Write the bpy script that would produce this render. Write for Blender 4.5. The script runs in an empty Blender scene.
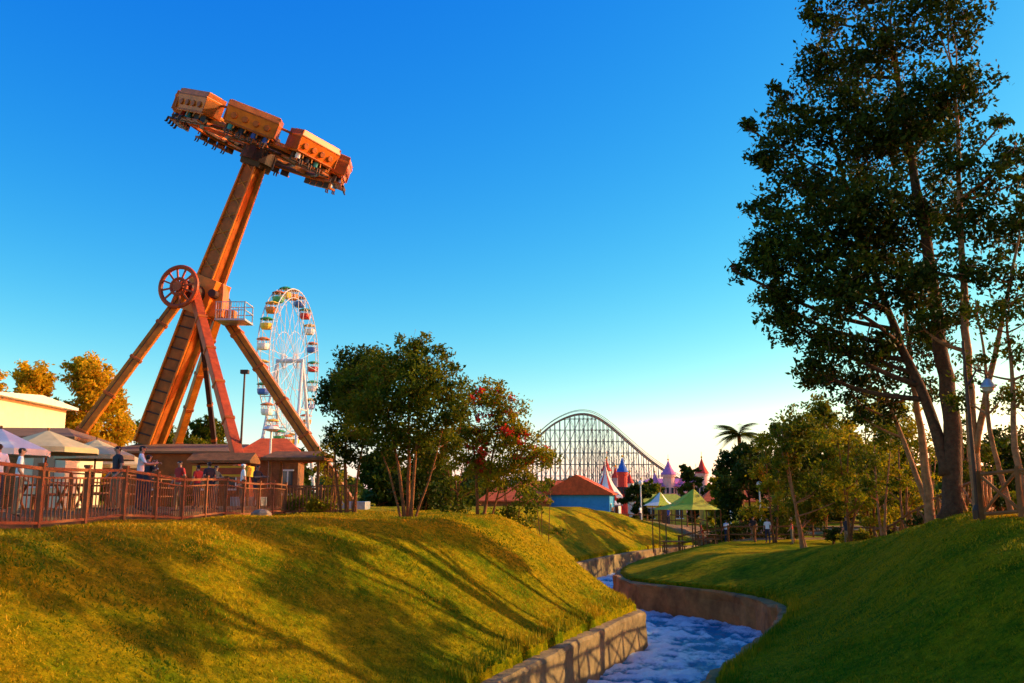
import bpy, math, random
import numpy as np
from mathutils import Vector, Matrix
random.seed(7); rng=np.random.default_rng(11)
V=Vector
CZ=0.6; PITCH=math.radians(10.1); FPX=887.0
def S(u,v,Y):
    a=(u-512)/FPX; b=(341.5-v)/FPX
    d=math.cos(PITCH)-b*math.sin(PITCH)
    return V((Y*a/d, Y, CZ+Y*(math.sin(PITCH)+b*math.cos(PITCH))/d))
# ---------------------------------------------------------------- materials
def nt(m): return m.node_tree.nodes, m.node_tree.links
def mat(name,col,rough=.7,metal=0,var=.25,scale=3.0,bump=.0,bscale=None,col2=None,spec=.3):
    m=bpy.data.materials.new(name); m.use_nodes=True
    N,L=nt(m); p=N['Principled BSDF']
    tc=N.new('ShaderNodeTexCoord'); no=N.new('ShaderNodeTexNoise')
    no.inputs['Scale'].default_value=scale; no.inputs['Detail'].default_value=6; no.inputs['Roughness'].default_value=.65
    L.new(tc.outputs['Object'],no.inputs['Vector'])
    r=N.new('ShaderNodeValToRGB'); r.color_ramp.elements[0].position=.3; r.color_ramp.elements[1].position=.7
    c2=col2 or [min(1,c*(1+var)) for c in col]
    r.color_ramp.elements[0].color=(*[c*(1-var) for c in col],1); r.color_ramp.elements[1].color=(*c2,1)
    L.new(no.outputs['Fac'],r.inputs['Fac']); L.new(r.outputs['Color'],p.inputs['Base Color'])
    p.inputs['Roughness'].default_value=rough; p.inputs['Metallic'].default_value=metal
    p.inputs['Specular IOR Level'].default_value=spec
    if bump:
        n2=N.new('ShaderNodeTexNoise'); n2.inputs['Scale'].default_value=bscale or scale*4; n2.inputs['Detail'].default_value=6
        L.new(tc.outputs['Object'],n2.inputs['Vector'])
        b=N.new('ShaderNodeBump'); b.inputs['Strength'].default_value=bump; b.inputs['Distance'].default_value=.05
        L.new(n2.outputs['Fac'],b.inputs['Height']); L.new(b.outputs['Normal'],p.inputs['Normal'])
    return m
def leafmat(name,dark,light,trans=.35):
    m=bpy.data.materials.new(name); m.use_nodes=True
    N,L=nt(m); p=N['Principled BSDF']; out=N['Material Output']
    at=N.new('ShaderNodeAttribute'); at.attribute_name='var'
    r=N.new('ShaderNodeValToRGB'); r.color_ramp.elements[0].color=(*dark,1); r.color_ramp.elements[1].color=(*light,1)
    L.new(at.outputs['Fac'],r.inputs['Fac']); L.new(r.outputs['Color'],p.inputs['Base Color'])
    p.inputs['Roughness'].default_value=.6; p.inputs['Specular IOR Level'].default_value=.1
    t=N.new('ShaderNodeBsdfTranslucent'); L.new(r.outputs['Color'],t.inputs['Color'])
    mx=N.new('ShaderNodeMixShader'); mx.inputs['Fac'].default_value=trans
    L.new(p.outputs[0],mx.inputs[1]); L.new(t.outputs[0],mx.inputs[2]); L.new(mx.outputs[0],out.inputs['Surface'])
    return m
# ---------------------------------------------------------------- mesh builder
class MB:
    def __init__(s): s.v=[];s.f=[];s.m=[];s.mats=[]
    def mi(s,m):
        if m not in s.mats: s.mats.append(m)
        return s.mats.index(m)
    def add(s,vs,fs,m):
        o=len(s.v); s.v+= [tuple(x) for x in vs]; k=s.mi(m)
        for f in fs: s.f.append([i+o for i in f]); s.m.append(k)
    def box(s,c,d,m,R=None):
        c=V(c); x,y,z=[k/2 for k in d]
        vs=[V((a*x,b*y,e*z)) for e in(-1,1) for b in(-1,1) for a in(-1,1)]
        if R is not None: vs=[R@q for q in vs]
        s.add([q+c for q in vs],[(0,2,3,1),(4,5,7,6),(0,1,5,4),(2,6,7,3),(0,4,6,2),(1,3,7,5)],m)
    def beam(s,p0,p1,w,h,m,up=(0,0,1)):
        p0=V(p0);p1=V(p1); d=(p1-p0); L=d.length; d.normalize(); up=V(up)
        if abs(d.dot(up))>.98: up=V((0,1,0))
        x=d.cross(up).normalized(); z=x.cross(d).normalized()
        R=Matrix((x,d,z)).transposed(); s.box((p0+p1)/2,(w,L,h),m,R)
    def tube(s,pts,rads,m,n=8,cap=True):
        pts=[V(p) for p in pts]
        if not hasattr(rads,'__len__'): rads=[rads]*len(pts)
        vs=[];fs=[]; prev=None
        for i,p in enumerate(pts):
            d=(pts[min(i+1,len(pts)-1)]-pts[max(i-1,0)])
            if d.length<1e-6: d=V((0,0,1))
            d.normalize()
            if prev is None:
                up=V((0,0,1)) if abs(d.z)<.9 else V((1,0,0)); x=d.cross(up).normalized()
            else:
                x=(prev-d*prev.dot(d)); x=x.normalized() if x.length>1e-4 else d.orthogonal().normalized()
            prev=x; y=d.cross(x)
            for k in range(n):
                a=2*math.pi*k/n; vs.append(p+(x*math.cos(a)+y*math.sin(a))*rads[i])
        for i in range(len(pts)-1):
            for k in range(n):
                k2=(k+1)%n; fs.append((i*n+k,i*n+k2,(i+1)*n+k2,(i+1)*n+k))
        if cap: fs.append(tuple(reversed(range(n)))); fs.append(tuple(range((len(pts)-1)*n,len(pts)*n)))
        s.add(vs,fs,m)
    def ring(s,c,ax,ay,r,tr,m,n=32,k=6):
        c=V(c); pts=[c+ax*(r*math.cos(2*math.pi*i/n))+ay*(r*math.sin(2*math.pi*i/n)) for i in range(n+1)]
        s.tube(pts,tr,m,k,cap=False)
    def lathe(s,c,prof,ms,n=16):
        c=V(c); ms=ms if isinstance(ms,list) else [ms]
        for k in range(n):
            a0=2*math.pi*k/n;a1=2*math.pi*(k+1)/n; vs=[]
            for r,z in prof:
                vs.append(c+V((r*math.cos(a0),r*math.sin(a0),z))); vs.append(c+V((r*math.cos(a1),r*math.sin(a1),z)))
            s.add(vs,[(2*i,2*i+1,2*i+3,2*i+2) for i in range(len(prof)-1)],ms[k%len(ms)])
    def gable(s,c,w,d,h,m,R=None,over=.4,th=.12,hip=0):
        c=V(c);w2=w/2+over;d2=d/2+over
        vs=[V((-w2,-d2,0)),V((w2,-d2,0)),V((w2,d2,0)),V((-w2,d2,0)),V((-w2+hip,0,h)),V((w2-hip,0,h))]
        lo=[q+V((0,0,-th)) for q in vs[:4]]; vs+=lo
        if R is not None: vs=[R@q for q in vs]
        s.add([q+c for q in vs],[(0,1,5,4),(2,3,4,5),(1,2,5),(3,0,4),(0,6,7,1),(1,7,8,2),(2,8,9,3),(3,9,6,0),(6,9,8,7)],m)
    def ball(s,c,r,m,n=10,sc=(1,1,1)):
        c=V(c);vs=[];fs=[];h=n//2+1
        for i in range(h+1):
            t=math.pi*i/h
            for k in range(n):
                a=2*math.pi*k/n; vs.append(c+V((r*sc[0]*math.sin(t)*math.cos(a),r*sc[1]*math.sin(t)*math.sin(a),r*sc[2]*math.cos(t))))
        for i in range(h):
            for k in range(n): fs.append((i*n+k,(i+1)*n+k,(i+1)*n+(k+1)%n,i*n+(k+1)%n))
        s.add(vs,fs,m)
    def obj(s,name,parent=None,smooth=False,bevel=0):
        me=bpy.data.meshes.new(name); me.from_pydata(s.v,[],s.f)
        for m in s.mats: me.materials.append(m)
        me.polygons.foreach_set('material_index',s.m)
        if smooth: me.polygons.foreach_set('use_smooth',[True]*len(s.f))
        me.update(); o=bpy.data.objects.new(name,me); bpy.context.collection.objects.link(o)
        if parent: o.parent=parent
        if bevel:
            b=o.modifiers.new('bevel','BEVEL'); b.width=bevel; b.segments=2; b.limit_method='ANGLE'
        return o
def empty(name):
    o=bpy.data.objects.new(name,None); bpy.context.collection.objects.link(o); return o
def rawmesh(name,verts,nper,mt,var=None,parent=None):
    n=len(verts)//nper; me=bpy.data.meshes.new(name)
    me.vertices.add(len(verts)); me.vertices.foreach_set('co',verts.astype(np.float32).ravel())
    me.loops.add(n*nper); me.loops.foreach_set('vertex_index',np.arange(n*nper,dtype=np.int32))
    me.polygons.add(n); me.polygons.foreach_set('loop_start',np.arange(0,n*nper,nper,dtype=np.int32))
    me.update(calc_edges=True); me.materials.append(mt)
    if var is not None:
        a=me.attributes.new('var','FLOAT','POINT'); a.data.foreach_set('value',np.repeat(var,nper).astype(np.float32))
    o=bpy.data.objects.new(name,me); bpy.context.collection.objects.link(o)
    if parent: o.parent=parent
    return o
def gridmesh(name,X,Y,Z,mt,attr=None,smooth=True):
    nx,ny=len(X),len(Y); xx,yy=np.meshgrid(X,Y)
    co=np.stack([xx,yy,Z],-1).reshape(-1,3)
    i=np.arange(nx-1)[None,:]+np.arange(ny-1)[:,None]*nx
    q=np.stack([i,i+1,i+1+nx,i+nx],-1).reshape(-1,4)
    me=bpy.data.meshes.new(name); me.vertices.add(len(co)); me.vertices.foreach_set('co',co.astype(np.float32).ravel())
    me.loops.add(q.size); me.loops.foreach_set('vertex_index',q.astype(np.int32).ravel())
    me.polygons.add(len(q)); me.polygons.foreach_set('loop_start',np.arange(0,q.size,4,dtype=np.int32))
    me.polygons.foreach_set('use_smooth',np.full(len(q),smooth)); me.update(calc_edges=True)
    if attr is not None:
        for k,a in attr.items():
            t=me.attributes.new(k,'FLOAT','POINT'); t.data.foreach_set('value',a.astype(np.float32).ravel())
    me.materials.append(mt); o=bpy.data.objects.new(name,me); bpy.context.collection.objects.link(o); return o
# ---------------------------------------------------------------- river + terrain functions
def catmull(P,k=6):
    P=[V((p[0],p[1])) for p in P]; out=[]
    for i in range(len(P)-1):
        a=P[max(i-1,0)];b=P[i];c=P[i+1];d=P[min(i+2,len(P)-1)]
        for j in range(k):
            t=j/k; out.append(.5*((2*b)+(c-a)*t+(2*a-5*b+4*c-d)*t*t+(3*b-a-3*c+d)*t**3))
    out.append(P[-1]); return out
Lp=catmull([(-2.6,-30),(-2.6,0),(-2.2,12),(-.7,20),(.6,24),(2.9,30),(4.8,34.4),(5.1,35.4),(4.4,37.5),(2.2,44),(2.2,52),(4.8,62),(10,74),(15,82),(22,90)])
Rp=catmull([(2.6,-30),(2.6,0),(2.7,12),(4.3,21.5),(6.3,26),(9.2,32.5),(10.5,37),(10.1,41),(8,44.5),(5.9,47.8),(5.8,52),(6.9,58),(10,67),(14.5,75),(20,81),(26,84)])
poly=np.array([tuple(p) for p in Lp]+[tuple(p) for p in reversed(Rp)])
def sdist(x,y):
    x=np.asarray(x,float).ravel();y=np.asarray(y,float).ravel()
    d=np.full(x.shape,1e9); ins=np.zeros(x.shape,bool); n=len(poly)
    for i in range(n):
        ax,ay=poly[i];bx,by=poly[(i+1)%n]; dx,dy=bx-ax,by-ay; l=dx*dx+dy*dy+1e-12
        t=np.clip(((x-ax)*dx+(y-ay)*dy)/l,0,1); d=np.minimum(d,(x-ax-t*dx)**2+(y-ay-t*dy)**2)
        c=((ay>y)!=(by>y)); 
        if dy!=0: ins^= c&(x<(y-ay)/dy*dx+ax)
    d=np.sqrt(d); return np.where(ins,-d,d)
sm=lambda t:(lambda q:q*q*(3-2*q))(np.clip(t,0,1))
WT=-3.6
def H(x,y):
    x=np.asarray(x,float);y=np.asarray(y,float); shp=x.shape
    s=sdist(x,y).reshape(shp)
    xc=np.interp(y,[0,14,22,28,35,40,47,55,62,72,80,90,120],[0,.3,2,5,7.4,7.2,4,4,6,11,17,26,26])
    w=sm((x-xc)/4+.5)
    hL=-2.3*sm((y-78)/20)*sm((x+25)/25)
    hR=-2.3+2.45*sm((x-5.5)/8.5)*sm((52-y)/22)
    hp=hL*(1-w)+hR*w
    WLf=np.interp(y,[0,18,30,42,55,80],[7.6,7.2,5.6,5.4,6.0,6.5])
    W=WLf*(1-w)+6.6*w
    t=np.clip(s/W,0,1)
    bank=WT+.06+(hp-WT-.06)*(.5*sm(t)+.5*(1-(1-t)**1.35))
    bank=bank+(.07*np.sin(x*.7+y*.35)*np.cos(y*.5-x*.2)+.035*np.sin(x*1.9-y*.8)*np.cos(y*1.4+x*.6))*sm((s-.5)/3)*sm((60-s)/30)
    bank=bank+.26*sm((-9.85-x)/.3)*sm((x+60)/10)*sm((y-2)/3)*sm((48-y)/3)
    return np.where(s<.36,-5.7,bank)
def h(x,y): return float(H(np.array([x]),np.array([y]))[0])
# ---------------------------------------------------------------- ground
X=np.concatenate([-np.geomspace(2500,62,22),np.arange(-60,-18,1.0),np.arange(-18,-10.5,.5),np.arange(-10.4,-9,.15),np.arange(-9,-4,.5),np.arange(-4,22,.25),np.arange(22,40,.6),np.arange(40,90,1.5),np.geomspace(92,2500,20)])
Y=np.concatenate([-np.geomspace(300,22,8),np.arange(-20,8,1.0),np.arange(8,88,.25),np.arange(88,130,1.0),np.geomspace(132,4000,24)])
xx,yy=np.meshgrid(X,Y); Z=H(xx,yy)
pav=np.maximum(sm((-9.85-xx)/.15)*sm((yy-5)/3)*sm((70-yy)/10), sm((yy-86-3*np.sin(xx*.2))/3)*sm((105-yy)/6)*sm((xx+10)/4))
pav=np.maximum(pav,sm((yy-66-1.5*np.sin(xx*.3))/1.5)*sm((71-yy)/1.5)*sm((xx-15)/2))
g=bpy.data.materials.new('grass_ground'); g.use_nodes=True; N,L=nt(g); p=N['Principled BSDF']
tc=N.new('ShaderNodeTexCoord')
def noise(sc,det=6,ro=.6):
    n=N.new('ShaderNodeTexNoise'); n.inputs['Scale'].default_value=sc; n.inputs['Detail'].default_value=det; n.inputs['Roughness'].default_value=ro
    L.new(tc.outputs['Object'],n.inputs['Vector']); return n.outputs['Fac']
def ramp(f,st):
    r=N.new('ShaderNodeValToRGB')
    while len(r.color_ramp.elements)<len(st): r.color_ramp.elements.new(.5)
    for e,(po,c) in zip(r.color_ramp.elements,st): e.position=po; e.color=(*c,1)
    L.new(f,r.inputs['Fac']); return r.outputs['Color']
def mix(f,a,b,bt='MIX'):
    m=N.new('ShaderNodeMix'); m.data_type='RGBA'; m.blend_type=bt
    if isinstance(f,float): m.inputs[0].default_value=f
    else: L.new(f,m.inputs[0])
    L.new(a,m.inputs[6]); L.new(b,m.inputs[7]); return m.outputs[2]
c1=ramp(noise(.3,9,.78),[(.32,(.08,.15,.002)),(.43,(.24,.24,.003)),(.52,(.52,.33,.005)),(.70,(.60,.30,.008))])
c2=ramp(noise(4,8,.78),[(.34,(.26,.38,.3)),(.66,(1.3,1.25,1.1))])
c3=ramp(noise(40,4,.7),[(.3,(.5,.55,.5)),(.7,(1.35,1.3,1.2))])
cg=mix(1.0,mix(1.0,c1,c2,'MULTIPLY'),c3,'MULTIPLY')
cp=ramp(noise(1.5),[(.3,(.20,.11,.05)),(.7,(.38,.23,.11))])
at=N.new('ShaderNodeAttribute'); at.attribute_name='paved'
L.new(mix(at.outputs['Fac'],cg,cp),p.inputs['Base Color']); p.inputs['Roughness'].default_value=.9; p.inputs['Specular IOR Level'].default_value=.02
b=N.new('ShaderNodeBump'); b.inputs['Strength'].default_value=1; b.inputs['Distance'].default_value=.1
L.new(noise(9,8,.8),b.inputs['Height']); L.new(b.outputs['Normal'],p.inputs['Normal'])
ground=gridmesh('ground',X,Y,Z,g,{'paved':pav})
def vnoise(x,y,seed):
    r=np.random.default_rng(seed); T=r.random((256,256)); xi=np.floor(x).astype(int);yi=np.floor(y).astype(int);fx=sm(x-xi);fy=sm(y-yi)
    g=lambda a,b:T[a%256,b%256]
    return (g(xi,yi)*(1-fx)+g(xi+1,yi)*fx)*(1-fy)+(g(xi,yi+1)*(1-fx)+g(xi+1,yi+1)*fx)*fy
def grass():
    n=250000; x=rng.uniform(-16,20,n); y=9+rng.beta(1,1.6,n)*34
    keep=(abs(x)<y*.66+1)&((x>-9.8)|(y<9)); x=x[keep];y=y[keep]
    s=sdist(x,y); k=s>.42; x=x[k];y=y[k];s=s[k]; z=H(x,y)-.01
    n=len(x); f=vnoise(x*.8+50,y*.8+50,5)*.5+vnoise(x*2.7+50,y*2.7+50,6)*.5
    hh=rng.uniform(.02,.06,n)*(.5+1.5*f)*(1+2.2*np.exp(-((s-.6)/.35)**2)); a=rng.uniform(0,6.28,n); w=.010+.0005*y
    dx=np.cos(a)*w;dy=np.sin(a)*w; lx=rng.normal(0,.03,n);ly=rng.normal(0,.03,n)
    v=np.stack([np.stack([x-dx,y-dy,z],-1),np.stack([x+dx,y+dy,z],-1),np.stack([x+lx,y+ly,z+hh],-1)],1).reshape(-1,3)
    var=np.clip(vnoise(x*.35+9,y*.35+9,8)*1.3-.25+.6*(vnoise(x*2+9,y*2+9,9)-.5)+rng.normal(.16,.22,n),0,1)
    rawmesh('grass',v,3,leafmat('grass_blade',(.09,.16,.003),(.62,.34,.007),.3),var)
grass()
# ---------------------------------------------------------------- river walls / water
M_wall=mat('river_concrete',(.34,.19,.07),.9,var=.6,scale=1.1,bump=.9,bscale=5)
M_wall2=mat('river_rock_wall',(.42,.16,.04),.9,var=.6,scale=.9,bump=1,bscale=3)
def wall(name,P,side,m,jit):
    mb=MB(); prof=[(0,-5.6),(0.0,-5.0),(.03,-4.5),(.06,-4.0),(.05,WT-.1),(.10,WT),(.45,WT+.01),(.82,-4.6)]
    Q=[]
    for i in range(len(P)-1):
        L_=(P[i+1]-P[i]).length; k=max(1,int(L_/.35))
        for j in range(k): Q.append(P[i].lerp(P[i+1],j/k))
    Q.append(P[-1]); vs=[]
    for i,q in enumerate(Q):
        t=(Q[min(i+1,len(Q)-1)]-Q[max(i-1,0)]).normalized(); nn=V((-t.y,t.x))*side
        jj=jit*math.sin(i*.9)*math.sin(i*.37)
        for (o,z) in prof: 
            e=q+nn*(o+ (jj+random.uniform(-jit,jit)*.6 if o<.2 else 0)); vs.append((e.x,e.y,z+(jit*.6*math.sin(i*.5)+random.uniform(-.3,.3)*jit if z>-4 and z<=WT else 0)))
    k=len(prof); fs=[(i*k+j,(i+1)*k+j,(i+1)*k+j+1,i*k+j+1) for i in range(len(Q)-1) for j in range(k-1)]
    mb.add(vs,fs,m); return mb.obj(name)
wall('river_wall',Lp,1,M_wall,.035); wall('river_wall',Rp,-1,M_wall2,.12)
wm=bpy.data.materials.new('water'); wm.use_nodes=True; N,L=nt(wm); p=N['Principled BSDF']; tc=N.new('ShaderNodeTexCoord')
at=N.new('ShaderNodeAttribute'); at.attribute_name='foam'
nf=noise(6,9,.8)
ma=N.new('ShaderNodeMath'); ma.operation='ADD'; L.new(at.outputs['Fac'],ma.inputs[0]); L.new(nf,ma.inputs[1])
fr=ramp(ma.outputs[0],[(.56,(0,0,0)),(.80,(1,1,1))])
ca=N.new('ShaderNodeRGB'); ca.outputs[0].default_value=(.01,.22,.33,1); cb=N.new('ShaderNodeRGB'); cb.outputs[0].default_value=(.85,.88,.88,1)
L.new(mix(fr,ca.outputs[0],cb.outputs[0]),p.inputs['Base Color']); p.inputs['Roughness'].default_value=.22
b=N.new('ShaderNodeBump'); b.inputs['Strength'].default_value=1; b.inputs['Distance'].default_value=.12
L.new(noise(8,7,.75),b.inputs['Height']); L.new(b.outputs['Normal'],p.inputs['Normal'])
wx=np.arange(-4,27,.12); wy=np.concatenate([np.arange(-30,16,2.),np.arange(16,60,.12),np.arange(60,88,.25)]); ax_,ay_=np.meshgrid(wx,wy)
rid=1-abs(2*vnoise(ax_*1.6+ay_*.3,ay_*1.1,4)-1)
wn=vnoise(ax_*.9,ay_*.6,1)*.3+rid*.25+vnoise(ax_*2.6,ay_*2.1,2)*.25+vnoise(ax_*6,ay_*5.5,3)*.2
gridmesh('river_water',wx,wy,-5.25+.55*wn,wm,{'foam':(wn-.5)*1.7+.12})
# ---------------------------------------------------------------- trees
barkD=mat('bark_dark',(.09,.045,.024),.95,var=.5,scale=6,bump=1,bscale=14)
barkL=mat('bark_pale',(.32,.15,.065),.9,var=.45,scale=5,bump=.8,bscale=14)
barkB=mat('bark_brown',(.22,.08,.022),.9,var=.4,scale=6,bump=.8,bscale=14)
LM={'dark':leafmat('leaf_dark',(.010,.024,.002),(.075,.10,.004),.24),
    'green':leafmat('leaf_green',(.03,.06,.003),(.22,.21,.006),.4),
    'yel':leafmat('leaf_yellowgreen',(.08,.11,.004),(.46,.36,.008),.44),
    'aut':leafmat('leaf_autumn',(.42,.26,.008),(.82,.54,.015),.55),
    'red':leafmat('leaf_redflower',(.25,.03,.01),(.70,.05,.03),.4),
    'far':leafmat('leaf_far',(.04,.07,.010),(.16,.18,.02),.2)}
def leafcloud(cl,dens,size,sig=.16):
    C=[];Vr=[];Sz=[]
    for c,r in cl:
        rr=np.array([r[0],r[1],r[2]]) if hasattr(r,'__len__') else np.array([r,r,r*.8]); R=rr.mean()
        n=max(20,int(dens*R*R)); nt_=max(4,n//34)
        d=rng.normal(size=(nt_,3)); d/=np.linalg.norm(d,axis=1)[:,None]; d*=(rng.random(nt_)**.45)[:,None]
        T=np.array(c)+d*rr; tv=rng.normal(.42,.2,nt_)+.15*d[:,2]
        k=rng.integers(0,nt_,n); P=T[k]+rng.normal(size=(n,3))*np.array([sig,sig,sig*.7])*(.6+R*.55)
        C.append(P);Vr.append(tv[k]+rng.normal(0,.13,n));Sz.append(size*rng.uniform(.6,1.4,n))
    C=np.concatenate(C);Vr=np.clip(np.concatenate(Vr),0,1);Sz=np.concatenate(Sz);n=len(C)
    a=rng.normal(size=(n,3));a[:,2]-=.3;a/=np.linalg.norm(a,axis=1)[:,None]; b_=np.cross(a,rng.normal(size=(n,3)));b_/=np.linalg.norm(b_,axis=1)[:,None]
    a*=Sz[:,None]*.5;b_*=Sz[:,None]*.24
    return np.stack([C-a,C+b_,C+a,C-b_],1).reshape(-1,3),Vr
def tree(name,trunks,cl,leaf,bark,dens=800,size=.2,tr=.25,twigs=3,leaf2=None):
    e=empty(name); mb=MB(); allp=[]
    for tp in trunks:
        r0=tr
        if isinstance(tp,tuple): tp,r0=tp
        pts=catm3([V(q) for q in tp]); n=len(pts)
        rad=[r0*(1.25 if i==0 else 1)*(1-.78*i/(n-1)) for i in range(n)]
        pts=[q+V((random.uniform(-1,1),random.uniform(-1,1),0))*r0*.18 for q in pts]
        mb.tube(pts,rad,bark,9); allp+=list(zip(pts,rad))[n//4:]
    for c,r in cl:
        c=V(c); R=sum(r)/3 if hasattr(r,'__len__') else r
        best=min(allp,key=lambda q:(q[0]-c).length+ (2.0 if q[0].z>c.z-.3*(V((q[0].x-c.x,q[0].y-c.y)).length) else 0)*2)
        p0,r1=best; r1=min(r1*.7,.025+.05*R+ .012*(c-p0).length)
        mid=p0.lerp(c,.5)+V((random.uniform(-.2,.2),random.uniform(-.2,.2),-.1))*(c-p0).length*.5
        br=catm3([p0,mid,c,c+V((random.uniform(-.3,.3)*R,random.uniform(-.3,.3)*R,R*.4))],4)
        n=len(br); mb.tube(br,[r1*(1-.85*i/(n-1)) for i in range(n)],bark,6)
        for _ in range(twigs):
            q=random.choice(br[n//3:]); d=V((random.gauss(0,1),random.gauss(0,1),random.gauss(.3,.8))).normalized()
            mb.tube([q,q+d*R*.45+V((0,0,.05*R)),q+d*R*.9],[r1*.35,r1*.2,.006],bark,4)
    mb.obj('trunk',e,smooth=True)
    v,vr=leafcloud(cl,dens,size); rawmesh('foliage',v,4,LM[leaf],vr,e)
    if leaf2:
        v,vr=leafcloud(leaf2[2] if len(leaf2)>2 else cl,dens*leaf2[1],size*1.1,.1); rawmesh('blossom',v,4,LM[leaf2[0]],vr*.5+.5,e)
    return e
def catm3(P,k=5):
    out=[]
    for i in range(len(P)-1):
        a=P[max(i-1,0)];b=P[i];c=P[i+1];d=P[min(i+2,len(P)-1)]
        for j in range(k):
            t=j/k; out.append(.5*((2*b)+(c-a)*t+(2*a-5*b+4*c-d)*t*t+(3*b-a-3*c+d)*t**3))
    out.append(P[-1]); return out
def K(L_): return [(S(u,v,Y),r*Y/FPX) for u,v,Y,r in L_]
def G(u,Y,off=-.15):
    x=Y*(u-512)/901; return V((x,Y,h(x,Y)+off))
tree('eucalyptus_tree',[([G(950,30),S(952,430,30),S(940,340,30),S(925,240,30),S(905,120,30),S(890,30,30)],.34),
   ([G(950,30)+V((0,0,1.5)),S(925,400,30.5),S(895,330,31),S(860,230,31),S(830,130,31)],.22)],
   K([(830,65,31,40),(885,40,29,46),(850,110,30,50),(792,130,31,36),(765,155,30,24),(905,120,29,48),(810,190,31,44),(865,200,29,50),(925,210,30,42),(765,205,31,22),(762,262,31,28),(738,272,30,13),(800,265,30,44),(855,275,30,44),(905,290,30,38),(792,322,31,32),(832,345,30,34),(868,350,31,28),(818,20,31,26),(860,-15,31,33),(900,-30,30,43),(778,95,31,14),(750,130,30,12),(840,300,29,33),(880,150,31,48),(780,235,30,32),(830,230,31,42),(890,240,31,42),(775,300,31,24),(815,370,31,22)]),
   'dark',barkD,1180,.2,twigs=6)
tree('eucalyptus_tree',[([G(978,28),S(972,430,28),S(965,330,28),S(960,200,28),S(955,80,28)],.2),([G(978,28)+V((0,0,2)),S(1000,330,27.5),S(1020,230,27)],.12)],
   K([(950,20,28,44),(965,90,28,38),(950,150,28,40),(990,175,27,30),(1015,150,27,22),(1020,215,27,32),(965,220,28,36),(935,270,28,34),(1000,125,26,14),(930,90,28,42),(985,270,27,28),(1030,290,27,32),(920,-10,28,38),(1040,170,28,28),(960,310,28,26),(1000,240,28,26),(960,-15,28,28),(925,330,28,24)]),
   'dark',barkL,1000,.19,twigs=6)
tree('eucalyptus_tree',[([G(928,33),S(925,460,33),S(912,380,33),S(905,300,33)],.2),([G(928,33)+V((.1,.1,.6)),S(895,420,34),S(870,350,34)],.12)],
   K([(845,385,33,28),(880,380,34,30),(912,350,33,32),(860,415,34,18),(930,330,34,30),(895,410,34,20),(930,390,34,20),(825,375,34,20)]),'dark',barkL,850,.18,twigs=5)
tree('paperbark_tree',[([G(1030,25),S(1015,450,25),S(1012,380,25),S(1005,310,25)],.12),([G(1034,25),S(1040,440,25),S(1030,360,25),S(1040,290,25)],.1),([G(1012,27),S(990,430,27),S(985,360,27),S(975,300,27)],.09),([G(965,31),S(945,440,31),S(950,370,31),S(935,310,31)],.1)],
   K([(1010,310,24,26),(1035,310,24,28),(985,320,25,22),(1045,360,24,26),(1010,350,25,22),(1022,395,25,20),(975,370,26,20),(1000,400,27,20),(965,400,28,18),(1030,430,26,18)]),'green',barkL,1000,.14,twigs=7)
for (x,y,hh) in [(19,23,13),(23,15.5,12),(17.5,9.5,11),(27,27,14)]:
    b0=V((x,y,h(x,y)-.1)); cl=[(b0+V((random.uniform(-2.6,2.6),random.uniform(-2.6,2.6),hh*random.uniform(.35,1))),random.uniform(1.0,1.7)) for _ in range(13)]
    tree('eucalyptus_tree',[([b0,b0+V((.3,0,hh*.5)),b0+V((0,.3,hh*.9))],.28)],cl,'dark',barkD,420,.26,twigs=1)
def simple(name,u,Y,top,wpx,leaf,bark,n=12,dens=500,size=.25,low=.35,tr=.14,stems=1,lean=0):
    b0=G(u,Y); t=S(u+lean,top,Y); hh=t.z-b0.z; w=wpx*Y/FPX/2; cl=[]
    for i in range(n):
        f=low+(1-low)*(i+.5)/n; rw=w*math.sin(math.pi*min(1,(f-low)/(1-low)*.8+.22))**.6
        a=random.uniform(0,6.28); q=random.uniform(.15,.85)*rw
        r=random.uniform(.24,.46)*w; cl.append((V((b0.x+(t.x-b0.x)*f+q*math.cos(a),Y+q*math.sin(a),b0.z+hh*f-r*.5)),r))
    tk=[]
    for s_ in range(stems):
        o=V((random.uniform(-.5,.5)*w,random.uniform(-.3,.3)*w,hh*.85)) if stems>1 else V((t.x-b0.x,0,hh*.9))
        tk.append(([b0+V((.12*s_,.05*s_,0)),b0+o*.4+V((random.uniform(-.1,.1)*w,0,0)),b0+o],tr/(1 if stems==1 else 1.3)))
    return tree(name,tk,cl,leaf,bark,dens,size,twigs=2)
simple('young_tree',800,50,408,100,'green',barkL,15,600,.22,.3,.14,3)
simple('young_tree',845,46,415,85,'yel',barkB,13,480,.2,.35,.12,3)
simple('young_tree',880,42,420,70,'green',barkL,12,480,.18,.35,.1,2)
simple('young_tree',905,52,400,90,'yel',barkL,13,480,.22,.3,.14,2)
simple('young_tree',772,62,425,60,'yel',barkB,12,480,.25,.3,.12,2)
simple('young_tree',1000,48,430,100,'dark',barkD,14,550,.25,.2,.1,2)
simple('young_tree',960,44,420,80,'green',barkL,12,480,.2,.3,.12,3)
simple('young_tree',930,40,430,50,'yel',barkL,9,420,.17,.35,.09,3)
simple('young_tree',822,70,395,100,'green',barkB,15,480,.3,.2,.14,2)
simple('young_tree',870,62,390,100,'yel',barkB,15,480,.28,.2,.14,2)
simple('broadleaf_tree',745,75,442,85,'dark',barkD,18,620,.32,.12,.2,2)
simple('broadleaf_tree',790,84,425,70,'dark',barkD,14,520,.34,.12,.2,2)
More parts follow.
